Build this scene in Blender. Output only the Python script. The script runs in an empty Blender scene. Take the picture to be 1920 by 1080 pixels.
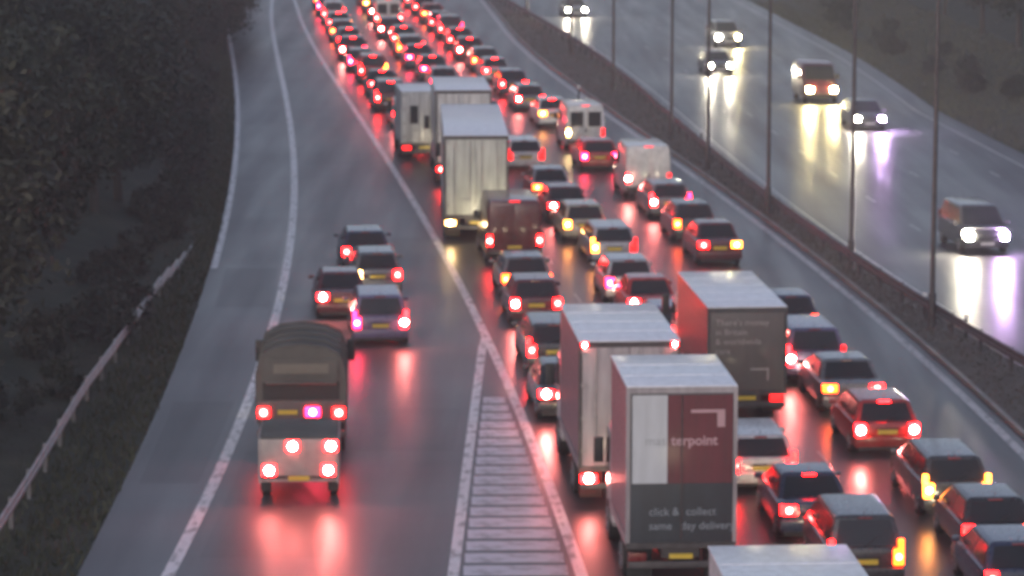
import bpy, bmesh, math, random
import numpy as np
from mathutils import Vector, Matrix

random.seed(7); rng = np.random.default_rng(7)
sc = bpy.context.scene
C = sc.collection

# ------------------------------------------------------------------ camera, sky, sun, exposure
FPX = 6000.0                                   # focal length in pixels of the 1920 px wide photograph
PITCH = math.atan(940 / FPX)
CAM_H = 17.8 * math.cos(PITCH)
cam_d = bpy.data.cameras.new('camera'); cam = bpy.data.objects.new('camera', cam_d); C.objects.link(cam)
cam.location = (0, 0, CAM_H); cam.rotation_euler = (math.pi / 2 - PITCH, 0, 0)
cam_d.sensor_width = 36; cam_d.lens = FPX / 1920 * 36
cam_d.clip_start = 0.5; cam_d.clip_end = 3000
cam_d.dof.use_dof = True; cam_d.dof.focus_distance = 14.0; cam_d.dof.aperture_fstop = 5.8
sc.camera = cam

SUN_EL, SUN_AZ = math.radians(6), math.radians(205)
world = bpy.data.worlds.new('World'); sc.world = world; world.use_nodes = True
wn, wl = world.node_tree.nodes, world.node_tree.links
bg = wn['Background']
sky = wn.new('ShaderNodeTexSky'); sky.sky_type = 'NISHITA'; sky.sun_disc = False
sky.sun_elevation = SUN_EL; sky.sun_rotation = SUN_AZ
sky.air_density = 1.0; sky.dust_density = 3.0; sky.ozone_density = 2.0
hs = wn.new('ShaderNodeHueSaturation'); hs.inputs['Saturation'].default_value = 0.55
tint = wn.new('ShaderNodeMix'); tint.data_type = 'RGBA'; tint.blend_type = 'MULTIPLY'; tint.inputs[0].default_value = 1.0
tint.inputs[7].default_value = (1.04, 1.01, 1.15, 1)       # dusk cast of the overcast
wl.new(sky.outputs[0], hs.inputs['Color']); wl.new(hs.outputs[0], tint.inputs[6]); wl.new(tint.outputs[2], bg.inputs[0])
bg.inputs[1].default_value = 0.14
sun_d = bpy.data.lights.new('sun', 'SUN'); sun = bpy.data.objects.new('sun', sun_d); C.objects.link(sun)
sun_d.energy = 0.15; sun_d.angle = math.radians(50); sun_d.color = (1, 0.95, 0.9)
sun.rotation_euler = (math.pi / 2 - SUN_EL - 0.6, 0, math.pi - SUN_AZ)
sc.view_settings.view_transform = 'Standard'; sc.view_settings.look = 'None'
sc.view_settings.exposure = 1.05; sc.view_settings.gamma = 1.0
sc.cycles.use_denoising = True
sc.cycles.max_bounces = 5; sc.cycles.diffuse_bounces = 2; sc.cycles.glossy_bounces = 3
sc.cycles.transmission_bounces = 3; sc.cycles.volume_bounces = 0
sc.cycles.sample_clamp_indirect = 6.0
sc.cycles.caustics_reflective = False; sc.cycles.caustics_refractive = False

def at(x, y, z=0.0):
    """ground point seen at a pixel of the 1920x1080 photograph"""
    u, v = (x - 960) / FPX, (y - 540) / FPX
    dy = math.cos(PITCH) - v * math.sin(PITCH); dz = -math.sin(PITCH) - v * math.cos(PITCH)
    t = (z - CAM_H) / dz
    return (u * t, dy * t)

# ------------------------------------------------------------------ helpers
def tag(o, label=None, cat=None, group=None, kind=None):
    if label: o['label'] = label
    if cat: o['category'] = cat
    if group: o['group'] = group
    if kind: o['kind'] = kind
    return o

class MB:
    """collects shapes, builds ONE mesh"""
    def __init__(s): s.v = []; s.f = []
    def add(s, vs, fs):
        n = len(s.v); s.v += [tuple(p) for p in vs]; s.f += [tuple(i + n for i in f) for f in fs]; return s
    def box(s, x0, x1, y0, y1, z0, z1):
        return s.add([(x0,y0,z0),(x1,y0,z0),(x1,y1,z0),(x0,y1,z0),(x0,y0,z1),(x1,y0,z1),(x1,y1,z1),(x0,y1,z1)],
                     [(0,3,2,1),(4,5,6,7),(0,1,5,4),(1,2,6,5),(2,3,7,6),(3,0,4,7)])
    def rbox(s, x0, x1, y0, y1, z0, z1, r=0.03, seg=2):
        bm = bmesh.new(); m = MB().box(x0, x1, y0, y1, z0, z1)
        vv = [bm.verts.new(p) for p in m.v]
        for f in m.f: bm.faces.new([vv[i] for i in f])
        bmesh.ops.bevel(bm, geom=bm.edges[:], offset=r, segments=seg, profile=0.6, affect='EDGES')
        bm.verts.index_update()
        s.add([v.co[:] for v in bm.verts], [[v.index for v in f.verts] for f in bm.faces]); bm.free(); return s
    def cyl(s, p0, p1, r0, r1=None, n=10, caps=True):
        r1 = r0 if r1 is None else r1
        a, b = Vector(p0), Vector(p1); d = (b - a).normalized()
        u = d.orthogonal().normalized(); w = d.cross(u)
        ring = lambda c, r: [c + (u * math.cos(2*math.pi*k/n) + w * math.sin(2*math.pi*k/n)) * r for k in range(n)]
        vs = ring(a, r0) + ring(b, r1)
        fs = [(k, (k+1) % n, n + (k+1) % n, n + k) for k in range(n)]
        if caps: fs += [tuple(range(n))[::-1], tuple(range(n, 2*n))]
        return s.add(vs, fs)
    def loft(s, rings):
        n = len(rings[0]); vs = [p for r in rings for p in r]; fs = []
        for i in range(len(rings) - 1):
            for k in range(n):
                fs.append((i*n + k, i*n + (k+1) % n, (i+1)*n + (k+1) % n, (i+1)*n + k))
        fs.append(tuple(range(n))[::-1]); fs.append(tuple(range((len(rings)-1)*n, len(rings)*n)))
        return s.add(vs, fs)
    def plate(s, quad, inset=0.0, out=0.008, back=0.02):
        """thin solid panel on a quad face (corners counter-clockwise seen from outside)"""
        q = [Vector(p) for p in quad]; c = sum(q, Vector()) / 4
        n = (q[1] - q[0]).cross(q[3] - q[0]).normalized()
        q = [p + (c - p) * inset for p in q]
        o = [p + n * out for p in q]; b = [p - n * back for p in q]
        return s.add(o + b, [(0,1,2,3),(7,6,5,4),(0,4,5,1),(1,5,6,2),(2,6,7,3),(3,7,4,0)])
    def mesh(s, name, mat=None, smooth=None, fix=True):
        me = bpy.data.meshes.new(name); me.from_pydata(s.v, [], s.f); me.update()
        if fix:
            bm = bmesh.new(); bm.from_mesh(me); bmesh.ops.recalc_face_normals(bm, faces=bm.faces[:]); bm.to_mesh(me); bm.free()
        if smooth:
            me.shade_smooth(); me.set_sharp_from_angle(angle=math.radians(smooth))
        if mat: me.materials.append(mat)
        return me
    def build(s, name, mat=None, parent=None, smooth=None, fix=True):
        return link(name, s.mesh(name, mat, smooth, fix), parent)

def link(name, data, parent=None, mat=None):
    o = bpy.data.objects.new(name, data); C.objects.link(o)
    if parent: o.parent = parent
    if mat and data:
        o.material_slots[0].link = 'OBJECT'; o.material_slots[0].material = mat
    return o
def empty(name, loc=(0,0,0), rz=0.0):
    o = link(name, None); o.location = loc; o.rotation_euler = (0, 0, rz); o.empty_display_size = 0.3
    return o

# ------------------------------------------------------------------ materials
def new_mat(name):
    m = bpy.data.materials.new(name); m.use_nodes = True
    nt = m.node_tree; return m, nt.nodes, nt.links, nt.nodes['Principled BSDF']
def ramp(nodes, links, src, stops):
    r = nodes.new('ShaderNodeValToRGB'); e = r.color_ramp.elements
    while len(e) < len(stops): e.new(0.5)
    for k, (p, c) in enumerate(stops):
        e[k].position = p; e[k].color = (c, c, c, 1) if isinstance(c, (int, float)) else (*c, 1)
    links.new(src, r.inputs[0]); return r.outputs[0]
def noise(nodes, links, scale, detail=4, stretch=None, dist=0.0, coord='Object'):
    tc = nodes.new('ShaderNodeTexCoord'); n = nodes.new('ShaderNodeTexNoise')
    n.inputs['Scale'].default_value = scale; n.inputs['Detail'].default_value = detail; n.inputs['Distortion'].default_value = dist
    src = tc.outputs[coord]
    if stretch:
        mp = nodes.new('ShaderNodeMapping'); mp.inputs['Scale'].default_value = stretch
        links.new(src, mp.inputs[0]); src = mp.outputs[0]
    links.new(src, n.inputs['Vector']); return n.outputs['Fac']
def bump(nodes, links, bsdf, src, strength, dist=0.02):
    b = nodes.new('ShaderNodeBump'); b.inputs['Strength'].default_value = strength; b.inputs['Distance'].default_value = dist
    links.new(src, b.inputs['Height']); links.new(b.outputs[0], bsdf.inputs['Normal'])

MATS = {}
def paint(name, col, rough=0.3, metal=0.0, coat=0.6, dirt=0.35):
    """vehicle paint: grime and drying rain break up colour and gloss"""
    if name in MATS: return MATS[name]
    m, n, l, b = new_mat(name)
    f = noise(n, l, 3.5, 6, (1.6, 1.6, 0.22) if name.startswith('lorry') else None)
    dk = tuple(c * (1 - dirt) + 0.03 * dirt for c in col)
    l.new(ramp(n, l, f, [(0.3, dk), (0.65, col)]), b.inputs['Base Color'])
    f2 = noise(n, l, 14, 3)
    l.new(ramp(n, l, f2, [(0.3, rough * 0.7), (0.7, min(1, rough * 1.6))]), b.inputs['Roughness'])
    b.inputs['Metallic'].default_value = metal; b.inputs['Coat Weight'].default_value = coat
    b.inputs['Coat Roughness'].default_value = 0.12
    MATS[name] = m; return m
def emis(name, col, strength, base=None):
    if name in MATS: return MATS[name]
    m, n, l, b = new_mat(name)
    b.inputs['Base Color'].default_value = (*(base or col), 1); b.inputs['Roughness'].default_value = 0.2
    b.inputs['Emission Color'].default_value = (*col, 1); b.inputs['Emission Strength'].default_value = strength
    MATS[name] = m; return m
def glass(name='glass', col=(0.02, 0.022, 0.026)):
    if name in MATS: return MATS[name]
    m, n, l, b = new_mat(name)
    b.inputs['Base Color'].default_value = (*col, 1)
    l.new(ramp(n, l, noise(n, l, 20, 2), [(0.3, 0.05), (0.7, 0.22)]), b.inputs['Roughness'])
    b.inputs['IOR'].default_value = 1.5
    MATS[name] = m; return m
def road_mat(name, c0, c1, wet=(0.30, 0.46)):
    m, n, l, b = new_mat(name)
    big = noise(n, l, 0.09, 4, (0.6, 2.2, 1), 0.2)
    fine = noise(n, l, 9, 5)
    mx = n.new('ShaderNodeMix'); mx.data_type = 'FLOAT'; mx.inputs[0].default_value = 0.35
    l.new(big, mx.inputs[2]); l.new(fine, mx.inputs[3])
    l.new(ramp(n, l, mx.outputs[0], [(0.32, c0), (0.68, c1)]), b.inputs['Base Color'])
    track = noise(n, l, 0.28, 4, (2.6, 0.16, 1), 0.0)
    l.new(ramp(n, l, track, [(0.32, wet[0]), (0.68, wet[1])]), b.inputs['Roughness'])
    b.inputs['IOR'].default_value = 1.38
    bump(n, l, b, noise(n, l, 26, 4), 0.16, 0.01)
    return m
M_ROAD = road_mat('wet_asphalt', (0.030, 0.030, 0.034), (0.062, 0.060, 0.064))
M_SHLD = road_mat('wet_shoulder_asphalt', (0.066, 0.067, 0.074), (0.120, 0.121, 0.132), (0.32, 0.46))
def soil_mat(name, c0, c1, c2, rough=0.85):
    m, n, l, b = new_mat(name)
    l.new(ramp(n, l, noise(n, l, 0.7, 8), [(0.3, c0), (0.5, c1), (0.72, c2)]), b.inputs['Base Color'])
    b.inputs['Roughness'].default_value = rough
    bump(n, l, b, noise(n, l, 6, 6), 0.6, 0.06); return m
M_GROUND = soil_mat('rough_grass_ground', (0.016, 0.020, 0.011), (0.028, 0.033, 0.019), (0.050, 0.052, 0.032))
M_MEDIAN = soil_mat('median_soil', (0.055, 0.046, 0.039), (0.080, 0.068, 0.058), (0.105, 0.09, 0.076))
def line_mat(name, col, worn):
    m, n, l, b = new_mat(name)
    f = noise(n, l, 1.6, 8, (3, 1, 1))
    l.new(ramp(n, l, f, [(0.34, worn), (0.52, col)]), b.inputs['Base Color'])
    b.inputs['Roughness'].default_value = 0.4; bump(n, l, b, f, 0.2, 0.01); return m
M_LINE = line_mat('road_paint', (0.66, 0.65, 0.68), (0.22, 0.22, 0.23))
M_WORN = line_mat('worn_road_paint', (0.36, 0.34, 0.35), (0.12, 0.115, 0.12))
M_HATCH = line_mat('hatch_paint', (0.50, 0.50, 0.57), (0.24, 0.24, 0.27))
M_KERB = soil_mat('kerb_concrete', (0.12, 0.115, 0.11), (0.17, 0.165, 0.155), (0.22, 0.21, 0.2), 0.6)
def metal_mat(name, col, rough=0.45):
    m, n, l, b = new_mat(name)
    l.new(ramp(n, l, noise(n, l, 4, 6), [(0.3, tuple(c*0.6 for c in col)), (0.7, col)]), b.inputs['Base Color'])
    b.inputs['Metallic'].default_value = 0.6; b.inputs['Roughness'].default_value = rough; return m
M_GALV = metal_mat('galvanised_steel', (0.42, 0.42, 0.43))
M_RAIL = metal_mat('wet_dull_steel', (0.30, 0.30, 0.31))
M_DARKMETAL = metal_mat('weathered_dark_steel', (0.11, 0.105, 0.11), 0.55)
M_TYRE = paint('tyre_rubber', (0.022, 0.022, 0.022), 0.7, 0, 0, 0.2)
M_TRIM = paint('black_plastic_trim', (0.02, 0.02, 0.021), 0.45, 0, 0.1, 0.2)
M_RIM = metal_mat('wheel_alloy', (0.30, 0.30, 0.31), 0.35)
M_GLASS = glass()
M_PLATE = paint('yellow_number_plate', (0.62, 0.46, 0.06), 0.4, 0, 0, 0.1)
M_PLATEW = paint('white_number_plate', (0.6, 0.6, 0.58), 0.4, 0, 0, 0.1)
TAIL = {'off': paint('tail_unlit', (0.16, 0.02, 0.02), 0.25, 0, 0.4, 0.2),
        'dim': emis('tail_dim', (1, 0.008, 0.008), 2.2, (0.3, 0.01, 0.01)),
        'red': emis('tail_red', (1, 0.0035, 0.0035), 24, (0.4, 0.02, 0.02)),
        'orange': emis('tail_orange', (1, 0.04, 0.003), 15, (0.4, 0.08, 0.02)),
        'amber': emis('tail_amber', (1, 0.22, 0.016), 12, (0.5, 0.2, 0.04)),
        'pink': emis('tail_pink', (1, 0.006, 0.035), 20, (0.4, 0.02, 0.04)),
        'white': emis('tail_brake', (1, 0.005, 0.006), 28, (0.5, 0.05, 0.05)),
        'warm': emis('lamp_warm', (1, 0.50, 0.12), 12, (0.5, 0.4, 0.2))}
BULB = {'red': emis('bulb_red', (1, 0.05, 0.045), 60), 'orange': emis('bulb_orange', (1, 0.16, 0.03), 38), 'amber': emis('bulb_amber', (1, 0.48, 0.14), 36),
        'pink': emis('bulb_pink', (1, 0.06, 0.12), 60), 'white': emis('bulb_white', (1, 0.26, 0.22), 130), 'warm': emis('bulb_warm', (1, 0.70, 0.34), 60)}
BULBM = {}
def lamp(mesh, root, state, bulb_r=0.085, lens_mat=None):
    """tail lamp lens with its hot bulb; the bulb sits proud of the middle of the lens"""
    o = link('tail_light', mesh, root, lens_mat or TAIL[state])
    if state in BULB:
        if state == 'white' and bulb_r > 0.08: bulb_r = 0.135
        if bulb_r not in BULBM: BULBM[bulb_r] = MB().cyl((0, 0.03, 0), (0, -0.012, 0), bulb_r, bulb_r * 0.8, n=10).mesh('bulb_%d' % len(BULBM), BULB['red'], 50)
        bb = [Vector(v.co) for v in mesh.vertices]
        b = link('bulb', BULBM[bulb_r], o, BULB[state])
        zs = [v.z for v in bb]; xs_ = [v.x for v in bb]
        zlow = min(zs); b.location = ((min(xs_) + max(xs_)) / 2, min(v.y for v in bb), zlow + min(0.5 * (max(zs) - zlow), 0.20))
    return o
HEAD_AWAY = emis('headlamp_warm', (1, 0.84, 0.55), 26, (0.7, 0.7, 0.7))
HEAD = {'white': emis('headlamp_white', (1, 0.90, 0.68), 560, (0.8, 0.8, 0.8)),
        'yellow': emis('headlamp_yellow', (1, 0.80, 0.34), 480, (0.8, 0.8, 0.7)),
        'violet': emis('headlamp_xenon', (0.80, 0.50, 1.0), 560, (0.8, 0.8, 0.9))}
COL = {'white': (0.62, 0.62, 0.62), 'silver': (0.36, 0.37, 0.39), 'grey': (0.16, 0.165, 0.175), 'black': (0.018, 0.018, 0.02),
       'dark blue': (0.025, 0.035, 0.075), 'red': (0.34, 0.025, 0.02), 'maroon': (0.10, 0.018, 0.022), 'dark grey': (0.06, 0.06, 0.065),
       'violet-grey': (0.14, 0.12, 0.22), 'dark green': (0.02, 0.05, 0.035), 'beige': (0.34, 0.31, 0.25), 'blue': (0.05, 0.10, 0.25)}
def car_paint(c): return paint('paint_' + c.replace(' ', '_'), COL[c], 0.28, 0.25 if c in ('silver', 'grey', 'dark grey') else 0.0)

# ------------------------------------------------------------------ alignment of the road (x as a function of distance y)
def curve(pts, deg, lo, hi):
    p = np.polyfit([q[1] for q in pts], [q[0] for q in pts], deg); dp = np.polyder(p)
    def f(y):
        c = min(max(y, lo), hi); return float(np.polyval(p, c) + np.polyval(dp, c) * (y - c))
    return f
XL = curve([(-17.0,254.6),(-10.1,188.6),(-7.0,159.8),(-3.8,132.4),(-2.2,118.7),(-1.0,102.2),(0.6,84.1),(1.6,70.5)], 3, 68, 250)
XR = curve([(-0.8,237.5),(4.7,177.4),(9.0,137.6),(10.9,120.1),(12.7,101.2),(13.5,84.5)], 3, 84, 235)
SL = curve([(-20.0,267.5),(-12.5,177.4),(-9.1,132.4),(-7.9,106.4),(-7.7,92.9),(-7.7,81.7),(-7.7,70.3)], 3, 70, 262)
SR = lambda y: min(XL(y), -0.93 - 0.013 * max(0, 101 - y))
SH = curve([(-27.0,290),(-19.7,222.5),(-13.5,151.7),(-11.1,117.4),(-10.05,90.4),(-9.95,74.5)], 3, 74, 280)
RL = lambda y: SH(y) - 0.9 - 1.25 * min(1, max(0, (125 - y) / 35))
MF = curve([(4.1,224.8),(6.3,199.3),(8.7,173.0),(9.7,157.4),(11.0,136.7),(12.7,118.7),(14.2,106.4),(15.7,96.4)], 3, 96, 222)
MN = lambda y: min(XR(y) + 0.45, MF(y) - 1.2)
OF = lambda y: MF(y) + 15.0 + max(0, y - 175) * 0.06
def heading(y): return -math.atan((XL(y + 3) - XL(y - 3)) / 6)
def o_heading(y): return -math.atan((MF(y + 3) - MF(y - 3)) / 6)

Y0, Y1 = 20.0, 420.0
def strip(name, fa, fb, z, mat, y0=Y0, y1=Y1, step=4.0, nx=1, zf=None, **kw):
    ys = np.arange(y0, y1 + 1e-6, step); mb = MB(); vs = []; fs = []
    for y in ys:
        a, b = fa(y), fb(y)
        for k in range(nx + 1):
            x = a + (b - a) * k / nx; vs.append((x, y, zf(x, y) if zf else z))
    n = nx + 1
    for i in range(len(ys) - 1):
        for k in range(nx): fs.append((i*n + k, i*n + k + 1, (i+1)*n + k + 1, (i+1)*n + k))
    o = mb.add(vs, fs).build(name, mat, fix=False); return tag(o, kind='structure')

def raised(name, fa, fb, z0, z1, mat, y0=Y0, y1=Y1, step=4.0, parent=None):
    ys = np.arange(y0, y1 + 1e-6, step)
    rings = [[(fa(y), y, z0), (fb(y), y, z0), (fb(y), y, z1), (fa(y), y, z1)] for y in ys]
    return MB().loft(rings).build(name, mat, parent)

def ground_z(x, y):
    z = -0.10
    l = RL(y) - 0.9
    if x < l: z += min(9.0, (l - x) * 0.36) + 0.25 * math.sin(x * 0.7) * math.sin(y * 0.31) * min(1, (l - x) / 4)
    r = OF(y) + 3.0
    if x > r: z += min(7.0, (x - r) * 0.24) + 0.2 * math.sin(x * 0.6) * math.sin(y * 0.27) * min(1, (x - r) / 4)
    return z
# terrain: one sheet to the horizon
xs = sorted(set([-900, -500, -300, -200, -140, -100] + list(np.arange(-80, 91, 2.0)) + [100, 140, 200, 300, 500, 900]))
ysg = sorted(set([-300, -100, -30, 0] + list(np.arange(20, 421, 4.0)) + [450, 500, 600, 800, 1100, 1600]))
vs = [(x, y, ground_z(x, min(max(y, 20), 420))) for y in ysg for x in xs]; n = len(xs)
fs = [(i*n + k, i*n + k + 1, (i+1)*n + k + 1, (i+1)*n + k) for i in range(len(ysg) - 1) for k in range(n - 1)]
tag(MB().add(vs, fs).build('ground', M_GROUND, smooth=60, fix=False), kind='structure')

M_SLIP = road_mat('wet_slip_asphalt', (0.072, 0.073, 0.080), (0.128, 0.127, 0.135), (0.36, 0.50))
road = strip('road', XL, MN, 0.0, M_ROAD, nx=6)
slip = strip('slip_road', SL, XL, 0.0, M_SLIP, nx=4)
strip('hard_shoulder', SH, SL, 0.0, M_SHLD, nx=2)
strip('opposite_road', lambda y: MF(y), OF, 0.0, M_ROAD, nx=6)
med = raised('central_reservation', lambda y: MN(y) + 0.13, lambda y: MF(y) - 0.13, -0.09, 0.11, M_MEDIAN); tag(med, kind='structure')
for fa in (lambda y: MN(y), lambda y: MF(y) - 0.127):
    tag(raised('kerb', fa, lambda y, fa=fa: fa(y) + 0.127, -0.09, 0.125, M_KERB), kind='structure')
def line(name, f, w, y0, y1, z=0.004, mat=M_LINE, parent=None):
    o = strip(name, lambda y: f(y) - w/2, lambda y: f(y) + w/2, z, mat, y0, y1, 2.0)
    return o
line('edge_line', SL, 0.30, Y0, 300)
line('edge_line', lambda y: SH(y) + 0.16, 0.24, 117, 300)
line('edge_line', XL, 0.28, Y0, 300)
line('edge_line', lambda y: SR(y) if y < 102 else XL(y) - 0.02, 0.26, Y0, 106, z=0.008)
line('edge_line', XR, 0.26, Y0, 300, mat=M_WORN)
line('edge_line', lambda y: MF(y) + 0.7, 0.15, Y0, 300, mat=M_WORN)
line('edge_line', lambda y: OF(y) - 1.2, 0.15, Y0, 300, mat=M_WORN)
# painted cross bars in the nose between slip road and carriageway
def small_box(name, cx, cy, w, d, z, mat, parent, rz=0.0):
    o = link(name, bpy.data.meshes.get(mat.name + name) or unit_plate(mat.name + name, mat), parent)
    o.location = (cx, cy, z); o.scale = (w, d, 1); o.rotation_euler = (0, 0, rz); return o
def unit_plate(nm, mat):
    return MB().box(-0.5, 0.5, -0.5, 0.5, -0.004, 0.004).mesh(nm, mat)
y = 60.0
while y < 91.6:
    a, b = SR(y) + 0.22, XL(y) - 0.28
    if b - a > 0.3: small_box('hatch_bar', (a + b) / 2, y, b - a, 0.93 + random.uniform(-.05, .05), 0.004, M_HATCH, slip, 0.02)
    y += 1.2
# lane dashes
for off in (3.85, 7.55):
    for y in np.arange(56, 250, 9.0):
        small_box('lane_dash', XL(y) + off, y, 0.10, 2.0, 0.002, M_WORN, road, heading(y))
for off in (4.4, 8.1, 11.8):
    for y in np.arange(92, 262, 9.0):
        small_box('lane_dash', MF(y) + off, y, 0.10, 2.0, 0.002, M_WORN, bpy.data.objects['opposite_road'], o_heading(y))

# repaired stretches of tarmac with straight cut edges
M_PATCH = [road_mat('asphalt_patch_dark', (0.058, 0.058, 0.064), (0.095, 0.095, 0.102), (0.36, 0.48)), road_mat('asphalt_patch_pale', (0.085, 0.086, 0.094), (0.140, 0.140, 0.150), (0.36, 0.50))]
for (fa, fb, ya, yb, k) in [(lambda y: SH(y) + .6, lambda y: SL(y) - .3, 108, 117, 0), (lambda y: SH(y) + .5, lambda y: SL(y) - .3, 118, 131, 1), (lambda y: SH(y) + .5, lambda y: SL(y) - .3, 168, 212, 1),
        (lambda y: SL(y) + .4, lambda y: SL(y) + 3.2, 150, 171, 0), (lambda y: SL(y) + 2.6, lambda y: XL(y) - .5, 125, 146, 1), (lambda y: SL(y) + .5, lambda y: SL(y) + 3.3, 72, 84, 0), (lambda y: SL(y) + 3.4, lambda y: SR(y) - .4, 84, 90, 0),
        (lambda y: SH(y) + .4, lambda y: SL(y) - .4, 80, 91, 0), (lambda y: MF(y) + 1.2, lambda y: MF(y) + 4.3, 112, 140, 0), (lambda y: MF(y) + 8.3, lambda y: MF(y) + 11.6, 150, 190, 1)]:
    strip('tarmac_patch', fa, fb, 0.002, M_PATCH[k], ya, yb, (yb - ya) / 6)

# ------------------------------------------------------------------ vehicles
def body_ring(y, w, z0, z1, r=0.10, crown=0.02):
    return [(-w*0.90, y, z0), (-w*0.99, y, z0 + r), (-w, y, z0 + (z1 - z0) * 0.55), (-w*0.975, y, z1 - r*0.7), (-w*0.88, y, z1 - 0.01),
            (-w*0.45, y, z1 + crown), (w*0.45, y, z1 + crown), (w*0.88, y, z1 - 0.01), (w*0.975, y, z1 - r*0.7), (w, y, z0 + (z1 - z0) * 0.55),
            (w*0.99, y, z0 + r), (w*0.90, y, z0)]
def wheel_meshes(r, w, key):
    t = MB().cyl((-w/2, 0, 0), (w/2, 0, 0), r*0.97, n=18).cyl((-w*0.36, 0, 0), (w*0.36, 0, 0), r, n=18)
    m = MB().cyl((-w/2 - 0.012, 0, 0), (w/2 + 0.012, 0, 0), r*0.62, n=14)
    for k in range(5):
        a = 2*math.pi*k/5
        m.cyl((-w/2 - 0.02, 0, 0), (-w/2 - 0.02, math.cos(a)*r*0.6, math.sin(a)*r*0.6), 0.03, n=5)
    return t.mesh('tyre_' + key, M_TYRE, 40), m.mesh('rim_' + key, M_RIM, 40)
W_CAR = wheel_meshes(0.32, 0.20, 'car'); W_VAN = wheel_meshes(0.35, 0.22, 'van'); W_LORRY = wheel_meshes(0.50, 0.30, 'lorry'); W_TWIN = wheel_meshes(0.50, 0.58, 'twin')
W_TRL = wheel_meshes(0.30, 0.19, 'trailer')

KINDS = {
 'hatchback_car': dict(L=4.05, W=0.88, belt=0.93, H=1.47, rb=0.12, rt=0.52, ft=2.35, fb=3.15, hood=0.84, low=0.24),
 'saloon_car':    dict(L=4.45, W=0.89, belt=0.94, H=1.44, rb=0.62, rt=1.20, ft=2.60, fb=3.42, hood=0.82, low=0.22),
 'estate_car':    dict(L=4.55, W=0.89, belt=0.94, H=1.48, rb=0.10, rt=0.45, ft=2.75, fb=3.55, hood=0.83, low=0.23),
 'people_carrier':dict(L=4.30, W=0.91, belt=1.02, H=1.68, rb=0.09, rt=0.34, ft=2.85, fb=3.70, hood=0.90, low=0.25),
 'off_road_car':  dict(L=4.40, W=0.94, belt=1.10, H=1.78, rb=0.10, rt=0.30, ft=2.75, fb=3.40, hood=1.02, low=0.34),
}
CARM = {}
def car_meshes(kind):
    if kind in CARM: return CARM[kind]
    k = KINDS[kind]; L, W, bt, H, lo = k['L'], k['W'], k['belt'], k['H'], k['low']
    st = [(0.0, W*0.93, lo + 0.10, bt - 0.10), (0.03, W*0.965, lo + 0.05, bt - 0.03), (0.10, W*0.985, lo, bt), (0.5, W, lo - 0.02, bt + 0.01),
          (1.5, W, lo - 0.03, bt + 0.01), (k['fb'] - 0.5, W, lo - 0.03, bt + 0.005), (k['fb'], W*0.995, lo - 0.02, bt - 0.01), (k['fb'] + 0.25, W*0.98, lo, k['hood'] + 0.05),
          (L - 0.35, W*0.95, lo, k['hood'] - 0.03), (L - 0.12, W*0.90, lo + 0.02, k['hood'] - 0.10), (L, W*0.80, lo + 0.10, k['hood'] - 0.22)]
    body = MB().loft([body_ring(*s) for s in st])
    wb, wt = W - 0.06, W - 0.22
    zb, zt = bt - 0.03, H - 0.06
    rb, rt, ft, fb = k['rb'], k['rt'], k['ft'], k['fb']
    g = [[(-wb, rb, zb), (wb, rb, zb), (wb, fb, zb), (-wb, fb, zb)],
         [(-wt, rt, zt), (wt, rt, zt), (wt, ft, zt), (-wt, ft, zt)],
         [(-wt + 0.10, rt + 0.10, H - 0.01), (wt - 0.10, rt + 0.10, H - 0.01), (wt - 0.10, ft - 0.22, H), (-wt + 0.10, ft - 0.22, H)]]
    bm = bmesh.new(); t = MB().loft(g); vv = [bm.verts.new(p) for p in t.v]
    for f in t.f: bm.faces.new([vv[i] for i in f])
    bmesh.ops.bevel(bm, geom=[e for e in bm.edges if min(v.co.z for v in e.verts) > zb - 0.001 and not all(abs(v.co.z - zb) < 1e-4 for v in e.verts)], offset=0.035, segments=2, profile=0.6, affect='EDGES')
    bm.verts.index_update(); body.add([v.co[:] for v in bm.verts], [[v.index for v in f.verts] for f in bm.faces]); bm.free()
    R = {'body': body.mesh(kind + '_body', car_paint('grey'), 42)}
    A, B, T = g[0], g[1], g[2]
    lerp = lambda p, q, s: tuple(a + (b - a) * s for a, b in zip(p, q))
    rq = [lerp(A[0], B[0], .10), lerp(A[1], B[1], .10), lerp(A[1], B[1], .93), lerp(A[0], B[0], .93)]
    R['rear_window'] = MB().plate([lerp(rq[0], rq[1], .07), lerp(rq[1], rq[0], .07), lerp(rq[2], rq[3], .08), lerp(rq[3], rq[2], .08)], 0, 0.012).mesh(kind + '_rw', M_GLASS)
    fq = [lerp(A[2], B[2], .08), lerp(A[3], B[3], .08), lerp(A[3], B[3], .95), lerp(A[2], B[2], .95)]
    R['windscreen'] = MB().plate([lerp(fq[0], fq[1], .05), lerp(fq[1], fq[0], .05), lerp(fq[2], fq[3], .06), lerp(fq[3], fq[2], .06)], 0, 0.012).mesh(kind + '_ws', M_GLASS)
    side = []
    for s in (0, 1):
        if s == 0: q = [A[3], A[0], B[0], B[3]]       # left side
        else:      q = [A[1], A[2], B[2], B[1]]
        for (u0, u1) in ((.06, .36), (.39, .66), (.69, .93)) if kind in ('estate_car', 'people_carrier', 'off_road_car') else ((.08, .47), (.51, .92)):
            lo_, hi_ = (lambda u: lerp(q[0], q[1], u)), (lambda u: lerp(q[3], q[2], u))
            side.append(MB().plate([lerp(lo_(u0), hi_(u0), .14), lerp(lo_(u1), hi_(u1), .14), lerp(lo_(u1), hi_(u1), .88), lerp(lo_(u0), hi_(u0), .88)], 0, 0.010).mesh(kind + '_sw', M_GLASS))
    R['side'] = side
    R['rear_bumper'] = MB().rbox(-W*0.97, W*0.97, -0.09, 0.16, lo + 0.06, lo + 0.33, 0.05).mesh(kind + '_rb', car_paint('grey'), 50)
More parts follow.
